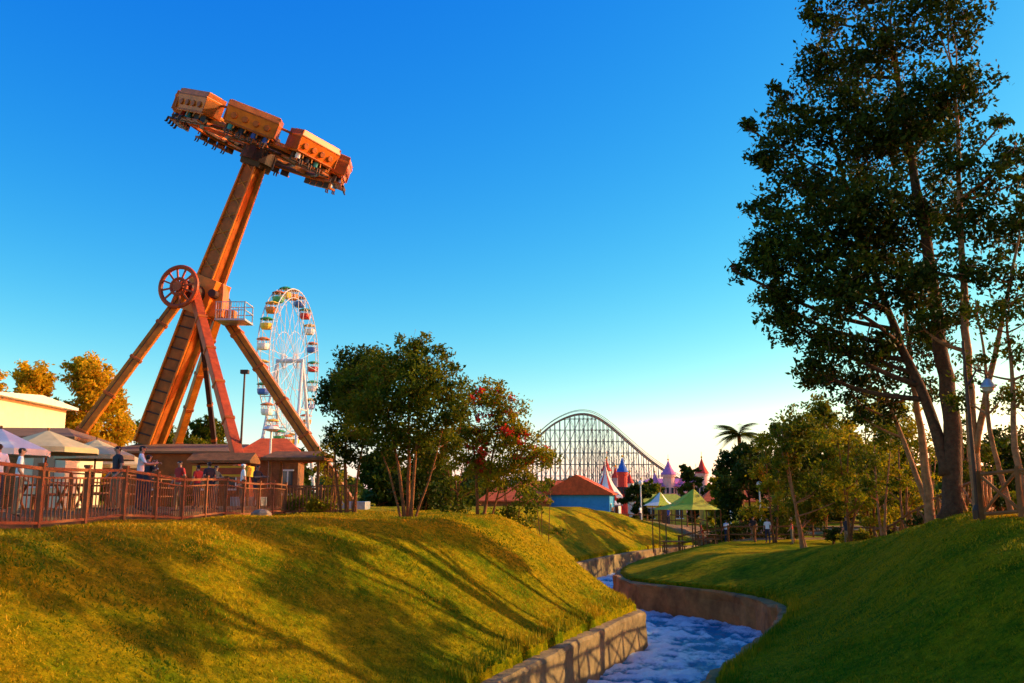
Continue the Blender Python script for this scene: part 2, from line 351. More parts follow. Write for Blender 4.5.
tree('bushy_tree',[([G(405,32),S(398,465,32),S(385,400,32)],.08),([G(411,32),S(416,450,32),S(425,390,32)],.08),([G(408,32.2),S(409,450,32.3),S(408,380,32.3)],.09),([G(402,31.8),S(388,470,32),S(365,410,32)],.05),([G(414,32),S(432,470,32),S(445,420,32)],.05)],
  K([(362,385,33,28),(343,380,33,16),(385,370,33,28),(410,368,32,28),(432,372,32,26),(450,388,32,20),(375,410,32,28),(400,405,31.5,30),(430,405,32,28),(454,415,32,20),(385,435,32,24),(425,438,32,24),(412,348,32,16),(440,352,32,10),(350,405,33,20),(405,440,33,24),(380,395,31,24),(420,388,31,26),(450,440,33,16),(358,432,33,16),(398,462,33,14),(435,462,33,15),(400,340,32,6),(425,338,32,7),(452,365,32,8)]),
  'green',barkB,1800,.15,twigs=7)
tree('dense_tree',[([G(348,37),S(345,460,37),S(350,400,37)],.1),([G(342,37),S(335,460,37),S(340,410,37)],.07),([G(353,37),S(360,460,37),S(372,400,37)],.07)],
  K([(352,368,37,24),(372,362,37,20),(345,388,37,24),(368,385,37,24),(338,405,37,20),(360,408,37,24),(385,372,37,18),(342,435,37,18),(365,435,37,18),(335,388,37,14),(350,455,37,14)]),'dark',barkB,2200,.16,twigs=3)
FT=K([(462,410,38,22),(485,400,38,24),(505,410,38,22),(470,435,38,24),(497,435,38,26),(520,435,38,20),(450,440,38,18),(535,455,38,18),(515,462,38,20),(548,458,39,13),(480,462,38,22),(478,388,38,14),(500,392,38,12),(462,462,38,18),(498,478,38,18),(525,480,38,14)])
tree('flowering_tree',[([G(478,38),S(475,460,38),S(468,415,38)],.08),([G(484,38),S(492,460,38),S(500,420,38)],.08),([G(490,38.4),S(510,460,38),S(528,440,38)],.05)],
  FT,'yel',barkB,1250,.15,twigs=6,leaf2=('red',.2,FT[:11]))
simple('shrub_tree',512,46,425,80,'green',barkB,14,800,.17,.12,.06,3)
simple('shrub_tree',545,50,440,50,'yel',barkB,10,650,.17,.12,.06,3)
simple('shrub_tree',330,41,430,55,'yel',barkB,12,700,.17,.12,.06,4)
simple('shrub_tree',455,44,415,60,'green',barkB,13,700,.18,.1,.06,3)
simple('shrub_tree',420,48,430,80,'dark',barkB,13,700,.2,.1,.06,3)
simple('autumn_tree',-8,78,366,75,'aut',barkB,22,520,.36,.2,.2)
simple('autumn_tree',36,72,364,85,'aut',barkB,24,520,.36,.2,.2)
simple('autumn_tree',85,76,356,100,'aut',barkB,26,520,.36,.2,.2)
simple('autumn_tree',115,84,385,60,'aut',barkB,14,480,.35,.25,.2)
simple('broadleaf_tree',150,92,422,95,'green',barkB,14,500,.4,.2,.2)
simple('broadleaf_tree',205,95,415,90,'green',barkB,14,500,.4,.2,.2)
for (u,Y,top,w,l) in [(548,105,480,40,'green'),(637,100,484,36,'dark'),(650,140,482,50,'green'),(690,118,464,36,'dark'),(720,135,465,50,'far'),(760,130,450,80,'far'),(800,120,445,80,'dark'),(850,125,450,90,'far'),(900,110,445,90,'green'),(960,95,445,100,'green'),(1005,90,435,90,'dark'),(380,110,450,80,'dark'),(430,115,455,80,'green'),(300,90,450,60,'dark'),(480,120,460,70,'far'),(720,88,478,50,'yel')]:
    simple('broadleaf_tree',u,Y,top,w,l,barkB,13,480,.5,.08,.15)
cl=[]
for i in range(360):
    u=random.uniform(-260,1300); Yd=random.uniform(270,340); x=Yd*(u-512)/901
    cl.append((V((x,Yd,-2.3+random.uniform(0,8))),(random.uniform(4,9),4,random.uniform(2.5,4.5))))
e=empty('distant_trees'); v,vr=leafcloud(cl,16,2.2,.3); rawmesh('foliage',v,4,LM['far'],vr,e)
def palm(u,Y,top,w):
    e=empty('palm_tree'); mb=MB(); b0=G(u,Y); t=S(u,top,Y); mb.tube([b0,b0.lerp(t,.5)+V((.2,0,0)),t],[.25,.2,.17],barkB,8)
    mb.obj('trunk',e); Vs=[];L0=w*Y/FPX/2
    for k in range(42):
        a=random.uniform(0,6.28); el=random.uniform(-.2,1.3); L_=L0*random.uniform(.9,1.2)
        for i in range(20):
            f=(i+1)/20; r=L_*f*math.cos(el*(1-.5*f)); z=L_*f*math.sin(el)-L_*.7*f*f*.8
            p=t+V((math.cos(a)*r,math.sin(a)*r,z)); side=V((-math.sin(a),math.cos(a),0)); l=.6*math.sin(math.pi*(.15+.8*f))
            for sg in(-1,1):
                q=p+side*sg*l+V((math.cos(a)*.25,math.sin(a)*.25,-.35*l)); d=V((math.cos(a),math.sin(a),0))*.07
                Vs+=[p-d,p+d,q]
    arr=np.array([tuple(q) for q in Vs]); rawmesh('fronds',arr,3,LM['green'],rng.uniform(.1,.8,len(arr)//3),e)
palm(739,80,435,46)
# ---------------------------------------------------------------- pendulum ride
O1=mat('ride_orange_paint',(.66,.17,.010),.45,var=.35,scale=1.2,spec=.4); O2=mat('ride_rust_paint',(.34,.085,.008),.5,var=.45,scale=1.5)
O3=mat('ride_ochre_paint',(.44,.15,.008),.5,var=.45,scale=1.5); RD=mat('ride_red_paint',(.38,.06,.012),.5,var=.35); DK=mat('dark_steel',(.06,.03,.02),.5,.3,var=.3)
GR=mat('galvanised_steel',(.45,.45,.45),.45,.6); WH=mat('white_paint',(.78,.74,.64),.5,var=.1)
ride=empty('pendulum_ride')
Nn=S(187,290,53); Ff=S(222,302,57); Ff.z=Nn.z; axd=(Ff-Nn).normalized(); mid=(Nn+Ff)/2
def leg(name,a,b_,w,m):
    mb=MB(); mb.beam(a,b_,w,w*1.0,m); 
    for k in range(1,6):
        q=a.lerp(b_,k/6); d=(b_-a).normalized()*.1; mb.beam(q-d,q+d,w*1.18,w*1.18,O2)
    d=(b_-a)
    mb.beam(a+d*.02+V((0,-w*.55,0)),a+d*.98+V((0,-w*.55,0)),.06,.06,DK)
    mb.box((b_.x,b_.y,b_.z),(w*3,w*3,.5),GR); mb.obj(name,ride,bevel=.03)
def foot(u,Y): x=Y*(u-512)/901; return V((x,Y,h(x,Y)+.2))
leg('leg_1',Nn,foot(26,51),.58,O3); leg('leg_2',Ff-axd*.8,foot(352,56),.66,O3)
leg('leg_3',Nn+V((.4,0,0)),foot(250,44),.5,RD); leg('leg_4',Ff,foot(158,64),.5,O3); leg('leg_5',Nn+V((.5,.3,0)),foot(222,62),.3,DK)
mb=MB(); mb.tube([Nn-axd*.3,Ff+axd*.3],[.55,.55],DK,16)
mb.obj('axle',ride,smooth=False)
Gc=S(262,148,53.6); low=mid+(mid-Gc)*.98; low=V((low.x,low.y,max(low.z,2.5)))
ad=(Gc-mid).normalized(); side=ad.cross(axd).normalized()
mb=MB()
def seg(p0,p1,w0,w1,m,dp=1.1):
    vs=[]
    for q,w in((p0,w0),(p1,w1)):
        for a,b_ in((-1,-1),(1,-1),(1,1),(-1,1)): vs.append(q+side*a*w/2+axd*b_*w*dp/2)
    mb.add(vs,[(0,3,2,1),(4,5,6,7),(0,1,5,4),(1,2,6,5),(2,3,7,6),(3,0,4,7)],m)
top=Gc-ad*1.2
W0,W1,W2=1.35,1.0,1.3
seg(mid-ad*.2,top,W0,W1,O2); seg(mid-ad*.2,low,W0,W2,O2)
for sg in(-1,1):
    for a,b_ ,w0,w1 in((mid,top,W0,W1),(mid,low,W0,W2)):
        mb.beam(a+side*sg*w0*.42-axd*w0*.58,b_+side*sg*w1*.42-axd*w1*.58,.2,.12,O1,side)
        mb.beam(a+side*sg*w0*.54,b_+side*sg*w1*.54,.1,.5,O3,side)
for k in range(1,16):
    q=mid.lerp(top,k/16); w=W0+(W1-W0)*k/16; mb.beam(q-side*w*.35-axd*w*.57,q+side*w*.35-axd*w*.57+ad*(.5 if k%2 else -.5),.09,.06,O3,axd)
for k in range(1,14):
    q=mid.lerp(low,k/14); mb.beam(q-side*.5-axd*.76,q+side*.5-axd*.76-ad*.1,.1,.06,DK,axd)
seg(mid-ad*1.2,mid+ad*1.2,1.9,1.9,O1,.95); seg(top-ad*.2,Gc+ad*.1,1.4,1.7,DK,1)
mb.obj('swing_arm',ride,bevel=.03)
mb=MB(); e1=side; e2=axd.cross(side).normalized(); wc=Nn-axd*.9
mb.ring(wc,e1,e2,1.22,.14,RD,36,8); mb.ring(wc,e1,e2,.5,.1,RD,24,6); mb.tube([wc-axd*.2,wc+axd*.9],[.3,.35],RD,16)
for k in range(12):
    a=k*math.pi/6; mb.beam(wc,wc+(e1*math.cos(a)+e2*math.sin(a))*1.22,.1,.09,RD,axd)
mb.obj('spoked_wheel',ride)
mb=MB(); pc=S(234,322,55); mb.box(pc,(1.9,1.8,.12),GR)
for dx in(-.9,0,.9):
    for dy in(-.85,.85): mb.beam(pc+V((dx,dy,0)),pc+V((dx,dy,1.15)),.06,.06,GR)
for z in(.6,1.12):
    for dy in(-.85,.85): mb.beam(pc+V((-.95,dy,z)),pc+V((.95,dy,z)),.05,.05,GR)
    mb.beam(pc+V((.92,-.85,z)),pc+V((.92,.85,z)),.05,.05,GR)
for k in range(12): mb.beam(pc+V((-.9+k*.16,-.86,0)),pc+V((-.9+k*.16,-.86,1.1)),.025,.025,GR)
mb.box(pc+V((-1.1,0,1.3)),(1.0,1.2,2.1),O1); mb.box(pc+V((-.3,.3,.4)),(.6,.6,.7),O3); mb.tube([pc+V((-1.1,-.65,1.6)),pc+V((-1.1,-1.2,1.6))],[.3,.25],DK,12); mb.obj('service_platform',ride)
mb=MB(); gu=side if side.x>0 else -side; gv=gu.cross(ad).normalized(); 
RR=5.0
mb.tube([Gc-ad*1.0,Gc+ad*.9],[1.1,.9],DK,16); mb.tube([Gc+ad*.9,Gc+ad*1.3],[.6,.3],O1,12)
for rr,zz,tr_,m_ in((RR-.2,-.15,.13,O2),(RR-1.2,-.2,.12,DK),(RR-.2,.9,.08,O2),(2.2,-.2,.12,DK)): mb.ring(Gc+ad*zz,gu,gv,rr,tr_,m_,40,6)
mb.obj('gondola_frame',ride)
BL=mat('seat_dark',(.05,.03,.02),.5); skin=mat('skin',(.42,.22,.14),.6,var=.1)
shirts=[mat('shirt_%s'%n,c,.8,var=.15) for n,c in(('white',(.8,.8,.8)),('red',(.5,.04,.03)),('blue',(.05,.10,.35)),('dark',(.03,.03,.04)),('teal',(.05,.3,.3)))]
for k in range(8):
    a=(k+.5)*math.pi/4; rd=gu*math.cos(a)+gv*math.sin(a); tg=-gu*math.sin(a)+gv*math.cos(a)
    R=Matrix((tg,rd,ad)).transposed(); c=Gc+rd*RR; mb=MB()
    vs=[]
    for z,w,d0,d1 in((-.05,1.45,-.75,.42),(.95,1.55,-.6,.62),(1.3,1.45,-.35,.5)):
        for aa,bb in((-1,d0),(1,d0),(1,d1),(-1,d1)): vs.append(c+R@V((aa*w,bb,z)))
    fs=[(0,3,2,1),(8,9,10,11)]
    for i in(0,4):
        for j in range(4): fs.append((i+j,i+(j+1)%4,i+4+(j+1)%4,i+4+j))
    mb.add(vs,fs,O1)
    for x in(-.95,-.3,.35,1.0): mb.tube([c+R@V((x,.52,.45)),c+R@V((x,.62,.45))],[.2,.18],O2,10)
    mb.box(c+R@V((0,.6,.92)),(3.0,.06,.08),O2,R); mb.box(c+R@V((0,.47,.03)),(2.8,.06,.08),O2,R)
    for x in(-1.5,1.5): mb.box(c+R@V((x,-.05,.65)),(.08,1.25,1.2),O2,R)
    for x in(-1.05,-.35,.35,1.05):
        mb.box(c+R@V((x,.0,-.3)),(.55,.2,.6),BL,R); mb.box(c+R@V((x,.3,-.5)),(.55,.5,.12),O2,R)
        mb.tube([c+R@V((x-.2,0,.1)),c+R@V((x-.2,.4,-.05)),c+R@V((x-.2,.45,-.3))],.05,O3,6)
        sh=shirts[random.randrange(5)]
        if random.random()<.8:
            mb.tube([c+R@V((x,.25,-.45)),c+R@V((x,.22,-.2)),c+R@V((x,.22,-.02)),c+R@V((x,.22,.04))],[.16,.17,.15,.06],sh,8)
            mb.ball(c+R@V((x,.3,.12)),.11,skin,8)
            for s_ in(-.09,.09): mb.tube([c+R@V((x+s_,.3,-.45)),c+R@V((x+s_,.66,-.45)),c+R@V((x+s_,.7,-.72)),c+R@V((x+s_,.8,-.75))],[.09,.07,.05,.04],BL,6)
    mb.beam(Gc+rd*.8-ad*.1,c-rd*.5-ad*.15,.22,.26,O2,ad); mb.beam(Gc+rd*.8+ad*.6,c-rd*.5+ad*.3,.12,.12,O3,ad); mb.beam(Gc+rd*.8-ad*.2,c-rd*.5+ad*.6,.08,.08,DK,ad)
    mb.obj('seat_pod',ride,bevel=.02)
# ---------------------------------------------------------------- ferris wheel
fw=empty('ferris_wheel'); FC=S(290,361,150); R0=12.3; an=math.radians(84.5); hx=V((math.cos(an),math.sin(an),0)); fz=V((0,0,1)); fa=V((math.sin(an),-math.cos(an),0))
FWM=mat('wheel_white_steel',(.55,.60,.66),.5,var=.1)
mb=MB()
for sg in(-1.0,1.0):
    c=FC+fa*sg
    mb.ring(c,hx,fz,R0,.09,FWM,60,6); mb.ring(c,hx,fz,R0-1.5,.06,FWM,60,5); mb.ring(c,hx,fz,5,.05,FWM,40,5); mb.ring(c,hx,fz,1.2,.12,FWM,20,5)
    for k in range(40):
        a=2*math.pi*k/40; d=hx*math.cos(a)+fz*math.sin(a); d2=hx*math.cos(a+math.pi/40)+fz*math.sin(a+math.pi/40)
        if k%2==0: mb.tube([FC+fa*sg*1.3,c+d*R0],.045,FWM,4)
        mb.tube([c+d*(R0-1.5),c+d2*R0,c+(hx*math.cos(a+math.pi/20)+fz*math.sin(a+math.pi/20))*(R0-1.5)],.035,FWM,4)
for k in range(20):
    a=2*math.pi*k/20; d=hx*math.cos(a)+fz*math.sin(a); mb.tube([FC-fa*1.1+d*R0,FC+fa*1.1+d*R0],.07,FWM,4)
mb.tube([FC-fa*2.4,FC+fa*2.4],.35,FWM,10); mb.obj('wheel',fw)
mb=MB(); gz=h(FC.x,FC.y)
for sg in(-1,1):
    for q in(-1,1): mb.tube([FC+fa*sg*2.2,V((FC.x,FC.y,gz))+hx*q*6+fa*sg*3.4],[.25,.32],FWM,8)
    for f in(.35,.65): mb.tube([FC.lerp(V((FC.x,FC.y,gz)),f)+hx*6*f+fa*sg*(2.2+1.2*f),FC.lerp(V((FC.x,FC.y,gz)),f)-hx*6*f+fa*sg*(2.2+1.2*f)],.12,FWM,6)
mb.obj('supports',fw)
cols=[mat('car_'+n,c,.4,var=.1,spec=.5) for n,c in(('red',(.6,.03,.03)),('yellow',(.8,.5,.04)),('blue',(.04,.14,.5)),('green',(.05,.34,.1)),('white',(.8,.8,.8)),('orange',(.7,.2,.03)))]
for k in range(22):
    a=2*math.pi*(k+.5)/22; c=FC+(hx*math.cos(a)+fz*math.sin(a))*(R0+.3); m=cols[(k*2+k//5)%6]; m2=cols[(k*2+3)%6]; mb=MB()
    mb.lathe(c+V((0,0,-1.9)),[(0,0),(.8,.02),(.95,.35),(1.0,.9),(.9,.9),(.6,.2)],m,12); mb.lathe(c+V((0,0,-.3)),[(1.1,0),(1.05,.1),(.6,.32),(0,.42)],m2,12)
    for j in range(6): b_=j*math.pi/3; mb.tube([c+V((.9*math.cos(b_),.9*math.sin(b_),-1.1)),c+V((.9*math.cos(b_),.9*math.sin(b_),-.28))],.05,FWM,4)
    mb.tube([c+V((0,0,-1.6)),c+V((0,0,.2))],.07,FWM,5); mb.obj('gondola_car',fw)
# ---------------------------------------------------------------- roller coaster
mb=MB(); CW=mat('coaster_timber',(.36,.34,.30),.85,var=.3,scale=.4); TRK=mat('coaster_track',(.26,.17,.12),.7)
prof=[(505,478),(520,458),(537,438),(555,423),(575,414.5),(592,415),(608,424),(628,441),(648,458),(668,472),(690,484)]
pr=catm3([V((S(u,v,250).x,0,S(u,v,250).z)) for u,v in prof],4)
for yy0 in(250,253.2):
    mb.tube([V((p.x,yy0,p.z)) for p in pr],.22,TRK,5); mb.tube([V((p.x,yy0,p.z+1.1)) for p in pr],.08,CW,4)
gz=-2.3
for i in range(len(pr)):
    p=pr[i]
    for yy0,o in((250,-1),(253.2,1),(248.2,-2),(255,2)):
        topz=p.z if abs(o)==1 else p.z*.62
        mb.beam((p.x,yy0,topz),(p.x,yy0,gz),.16,.16,CW)
    mb.beam((p.x,248,p.z*.6),(p.x,250,p.z),.16,.16,CW); mb.beam((p.x,249.9,p.z),(p.x,253.3,p.z),.3,.2,CW)
    for z in np.arange(gz+3,p.z,3.2): mb.beam((p.x,248,z),(p.x,255,z),.12,.12,CW)
    if i<len(pr)-1:
        q=pr[i+1]
        for yy0 in(250,253.2):
            zt=min(p.z,q.z)
            for j,z in enumerate(np.arange(gz+3,zt,3.2)):
                mb.beam((p.x,yy0,z),(q.x,yy0,z),.1,.13,CW)
                a,b_=(p,q) if (i+j)%2 else (q,p)
                mb.beam((a.x,yy0+.15,z-3.2),(b_.x,yy0+.15,z),.09,.1,CW)
mb.obj('wooden_roller_coaster')
# ---------------------------------------------------------------- buildings
RF=mat('red_roof_tiles',(.66,.10,.02),.8,var=.3,scale=2,bump=.4,bscale=8); WD=mat('brown_timber',(.24,.09,.025),.8,var=.4,scale=3,bump=.4)
CR=mat('cream_plaster',(.80,.68,.42),.85,var=.1); GL=mat('window_glass',(.03,.04,.05),.1,var=.1,spec=.8); BLW=mat('blue_plaster',(.05,.30,.55),.8,var=.12)
YL=mat('yellow_paint',(.75,.45,.03),.6,var=.1); PU=mat('purple_roof',(.55,.17,.38),.7,var=.2); PK=mat('pink_plaster',(.78,.40,.38),.8,var=.15)
BU=mat('blue_roof',(.03,.12,.45),.6); REDm=mat('red_canvas',(.72,.05,.03),.7,var=.1); WC=mat('white_canvas',(.82,.76,.62),.8,var=.1); BG=mat('beige_canvas',(.62,.44,.22),.85,var=.15)
GYC=mat('lime_canvas',(.42,.46,.03),.8,var=.2); GY2=mat('olive_canvas',(.55,.48,.04),.8,var=.2); STN=mat('stone',(.28,.2,.13),.9,var=.4,bump=.8); BR=mat('brown_roof',(.26,.12,.05),.8)
def Rz(a): return Matrix.Rotation(a,3,'Z')
def building(name,c,w,d,hh,rh,wallm,roofm,rot=0,nwin=4,hip=1.0,door=True,storeys=1):
    e=empty(name); R=Rz(rot); c=V(c); mb=MB(); mb.box(c+V((0,0,hh/2-.3)),(w,d,hh+.6),wallm,R); mb.obj('walls',e)
    mb=MB(); mb.gable(c+V((0,0,hh+.14)),w,d,rh,roofm,R,hip=hip*(d/2) if hip else 0); mb.obj('roof',e)
    mb=MB()
    for s in range(storeys):
        for i in range(nwin):
            x=-w/2+(i+.5)*w/nwin; z=(s+.55)*hh/storeys; 
            for sg in(-1,1):
                if door and sg==-1 and s==0 and i==nwin//2:
                    mb.box(c+R@V((x,sg*(d/2+.02),1.05)),(1.1,.1,2.1),WD,R); continue
                mb.box(c+R@V((x,sg*(d/2+.01),z)),(w/nwin*.5,.08,1.1),GL,R)
                mb.box(c+R@V((x,sg*(d/2+.04),z-.62)),(w/nwin*.6,.16,.1),WH,R); mb.box(c+R@V((x,sg*(d/2+.04),z+.6)),(w/nwin*.6,.12,.08),WH,R); mb.box(c+R@V((x,sg*(d/2+.06),z)),(.06,.05,1.1),WH,R)
    mb.obj('windows',e); return e
def gp(u,Y): q=G(u,Y,0); return q
building('ride_station',gp(266,47)+V((0,1,0)),3.0,4.0,2.5,1.1,WD,RF,.15,3,.6)
building('station_hall',gp(190,56),8.5,5,3.3,.6,O2,BR,.05,5,.5)
building('cream_pavilion',gp(-32,40),5.0,6,4.6,.25,CR,WH,0,2,0,storeys=2)
building('kiosk',gp(22,36),4.6,4,2.5,.5,CR,BR,.1,3,.6)
building('red_roof_hall',gp(545,110),10,8,3.0,2.0,CR,RF,.1,5,.6)
building('blue_house',gp(580,98),5,7,3.4,2.0,BLW,RF,1.35,3,0)
building('red_roof_hall',gp(515,96),7,6,2.6,1.4,WD,RF,0,4,.6)
building('park_shop',gp(735,108),8,5,2.6,1.3,YL,RF,-.1,4,.6)
building('game_booth',gp(602,104),2.6,4,2.2,.9,BLW,WC,.2,2,.5)
building('game_booth',gp(662,108),5,4,2.4,1.0,YL,GY2,0,3,.6)
mb=MB(); c=gp(298,42); 
for dx in(-1.1,1.1):
    for dy in(-1,1): mb.beam(c+V((dx,dy,0)),c+V((dx,dy,2.3)),.12,.12,WD)
mb.box(c+V((0,0,1.0)),(2.3,2.1,.1),WD); mb.gable(c+V((0,0,2.4)),2.3,2.2,.35,WD,over=.3,hip=.3)
for k in range(14): mb.beam(c+V((-1.1+k*.17,-1.08,0)),c+V((-1.1+k*.17,-1.08,1.0)),.05,.05,WD)
mb.obj('ticket_booth')
mb=MB(); c=gp(222,43); mb.box(c+V((0,0,1.7)),(2.6,1.2,.5),YL); mb.box(c+V((0,-.62,1.7)),(2.2,.05,.3),RD); mb.gable(c+V((0,0,2.2)),2.6,1.4,.4,WD,over=.2)
for dx in(-1.2,1.2): mb.beam(c+V((dx,0,-.1)),c+V((dx,0,2.2)),.12,.12,WD)
mb.obj('queue_gate')
def turret(mb,c,r,hh,ch,wm_,rm,n=14):
    mb.lathe(c,[(r,-.5),(r,hh),(r*1.2,hh),(r*1.2,hh+.4)],wm_,n); mb.lathe(c+V((0,0,hh+.4)),[(r*1.35,0),(r*.6,ch*.45),(0.03,ch)],rm,n); mb.tube([c+V((0,0,hh+ch)),c+V((0,0,hh+ch+1.4))],.06,WH,4); mb.ball(c+V((0,0,hh+ch+.5)),.18,YL,6)
    for k in range(4): a=-1.57+(k-1.5)*.8; mb.box(c+V((r*math.cos(a),r*math.sin(a),hh*.65)),(.4,.4,1.0),GL)
def gY(u,Y): return V((Y*(u-512)/901,Y,h(Y*(u-512)/901,Y)))
mb=MB(); c=gY(606,118); mb.lathe(c,[(2.0,0),(2.0,3.4)],[WC,REDm],16); mb.lathe(c+V((0,0,3.4)),[(2.3,-.3),(2.2,0),(1.1,1.4),(.45,2.6),(.05,3.9)],[WC,WC,REDm],18); mb.tube([c+V((0,0,7.2)),c+V((0,0,8.3))],.05,WH,4); mb.obj('striped_tent')
mb=MB(); turret(mb,gY(623,125),.65,6.2,2.1,REDm,BU); mb.obj('castle_tower'); 
mb=MB(); turret(mb,gY(607,130),.6,6.6,1.8,WC,REDm); turret(mb,gY(616,130),.5,5.6,1.6,PK,REDm); turret(mb,gY(630,128),.5,4.8,1.6,WC,REDm); mb.obj('castle_tower')
mb=MB(); c=gY(666,165); mb.box(c+V((0,0,2.3)),(11,8,5.6),PK); 
for dx,hh,r in((-5,5.0,.9),(-2.5,6.2,.9),(0,8.4,1.1),(2.4,6.2,.9),(5,5.0,.9)): turret(mb,c+V((dx,-3.5,0)),r,hh-1.5,2.6,PK,PU)
mb.gable(c+V((0,0,5.3)),11,8,1.4,PU,hip=3); mb.obj('purple_roof_castle')
mb=MB(); turret(mb,gY(703,150),.9,6.8,2.6,PK,REDm); turret(mb,gY(697,151),.7,5.4,2.0,PK,PU); mb.obj('castle_tower')
def canopy(u,Y_,rx,ry,hh,ma_,mb_):
    mb=MB(); c=gY(u,Y_); z=c.z; ap=V((c.x+.6,c.y,z+hh)); cor=[V((c.x+rx*math.cos(a),c.y+ry*math.sin(a),z+hh-1.5)) for a in np.linspace(0,2*math.pi,9)[:-1]]
    for i in range(8):
        a=cor[i];b_=cor[(i+1)%8]; m1=a.lerp(ap,.45)-V((0,0,.25)); m2=b_.lerp(ap,.45)-V((0,0,.25)); mb.add([a,b_,m2,m1,ap],[(0,1,2,3),(3,2,4)],ma_ if i%2 else mb_)
        mb.beam(a,V((a.x,a.y,z-.3)),.07,.07,WD)
    mb.tube([ap+V((0,0,.4)),V((ap.x,ap.y,z-.2))],.06,WD,6); mb.obj('canopy_tent')
canopy(686,66,2.5,2.0,4.3,GYC,GY2); canopy(655,100,2.2,2,3.8,WC,GYC)
def umbrella(u,Y,r,hh,m):
    mb=MB(); c=gY(u,Y); n=8; mb.tube([c-V((0,0,.1)),c+V((0,0,hh+.1))],.035,WD,8); 
    mb.lathe(c+V((0,0,hh-.55)),[(r,-.16),(r,0),(r*.5,.28),(.04,.56)],m,8)
    for k in range(8): a=2*math.pi*k/8; mb.tube([c+V((0,0,hh-.1)),c+V((r*math.cos(a)*.98,r*math.sin(a)*.98,hh-.57))],.012,WD,4)
    mb.lathe(c,[(.3,0),(.3,.08),(.05,.1)],STN,12); mb.obj('parasol')
umbrella(42,28,1.6,2.45,BG); umbrella(92,32,1.4,2.4,BG); umbrella(-6,24,1.3,2.2,WC); umbrella(122,40,1.4,2.4,BG)
umbrella(775,80,1.6,2.6,WC)
def table(c):
    mb=MB(); mb.box(c+V((0,0,.74)),(1.5,.8,.05),WD)
    for dx in(-.6,.6):
        mb.beam(c+V((dx,-.3,0)),c+V((dx,.3,.72)),.07,.05,WD); mb.beam(c+V((dx,.3,0)),c+V((dx,-.3,.72)),.07,.05,WD)
    for dy in(-.75,.75):
        mb.box(c+V((0,dy,.45)),(1.5,.28,.05),WD)
        for dx in(-.6,.6): mb.box(c+V((dx,dy*.98,.21)),(.07,.07,.42),WD)
    mb.obj('picnic_table',bevel=.01)
for u,Y_ in((40,26.5),(98,30.5),(705,64),(672,61)): table(gY(u,Y_))
# ---------------------------------------------------------------- fences
FB=mat('fence_brown',(.24,.08,.025),.6,var=.35,scale=4,bump=.3)
mb=MB(); ys=np.arange(10.5,38.6,2.0); fx=-9.7
for y in ys:
    z=h(fx,y); mb.box((fx,y,z+.62),(.10,.10,1.36),FB); mb.box((fx,y,z+1.33),(.14,.14,.06),FB)
for i in range(len(ys)-1):
    z0=h(fx,ys[i]);z1=h(fx,ys[i+1])
    for zz,w in((1.24,.07),(1.06,.04),(.14,.06)): mb.beam((fx,ys[i],z0+zz),(fx,ys[i+1],z1+zz),w,w,FB)
    for k in range(1,12):
        f=k/12; y=ys[i]+2*f; z=z0+(z1-z0)*f; mb.box((fx,y,z+.6),(.02,.026,.92),FB)
mb.obj('railing_fence')
mb=MB(); y=38.6
xs=np.arange(-9.7,-6.6,1.5)
for i,x in enumerate(xs):
    z=h(x,y); mb.box((x,y,z+.62),(.11,.11,1.3),FB)
    if i<len(xs)-1:
        for zz in(1.2,.14): mb.beam((x,y,z+zz),(xs[i+1],y,h(xs[i+1],y)+zz),.06,.06,FB)
        for k in range(1,10): xx_=x+1.5*k/10; mb.box((xx_,y,h(xx_,y)+.66),(.045,.028,1.05),FB)
mb.obj('railing_fence')
mb=MB()
for i in range(12):
    x=-14.5; y=28+i*1.5; z=h(x,y); mb.box((x,y,z+.6),(.09,.09,1.25),FB)
    if i<11:
        for zz in(.5,.85,1.2): mb.beam((x,y,z+zz),(x,y+1.5,z+zz),.05,.05,FB)
mb.obj('queue_rail')
def logfence(P,hh=1.05,sp=2.0,m=WD,x=False):
    mb=MB(); pts=[]
    for i in range(len(P)-1):
        a=V(P[i]);b_=V(P[i+1]); n=max(1,int((b_-a).length/sp)); pts+=[a.lerp(b_,k/n) for k in range(n)]
    pts.append(V(P[-1])); pts=[V((p.x,p.y,h(p.x,p.y))) for p in pts]
    for i,p in enumerate(pts):
        mb.tube([p-V((0,0,.2)),p+V((0,0,hh+.1))],[.085,.075],m,8)
        if i<len(pts)-1:
            q=pts[i+1]
            for zz in(.5,hh) if not x else (hh,.15): mb.tube([p+V((0,0,zz)),q+V((0,0,zz))],.055,m,6)
            if x: mb.tube([p+V((0,0,.15)),q+V((0,0,hh))],.045,m,6); mb.tube([p+V((0,0,hh)),q+V((0,0,.15))],.045,m,6)
    mb.obj('log_fence')
logfence([(8,92),(14,93.5),(24,92)]); logfence([(12.5,68),(17,63.5),(24,60),(28,52),(28,44)],1.05); logfence([(15,73),(22,73),(30,70)],1.1)
logfence([(12.6,24.2),(13.9,26.5),(16.0,30),(17.0,34),(18.5,42),(20,50)],1.2,1.5,WD,True)
logfence([(14.2,22),(13.2,23.4),(12.6,24.2)],1.2,1.2,WD,True)
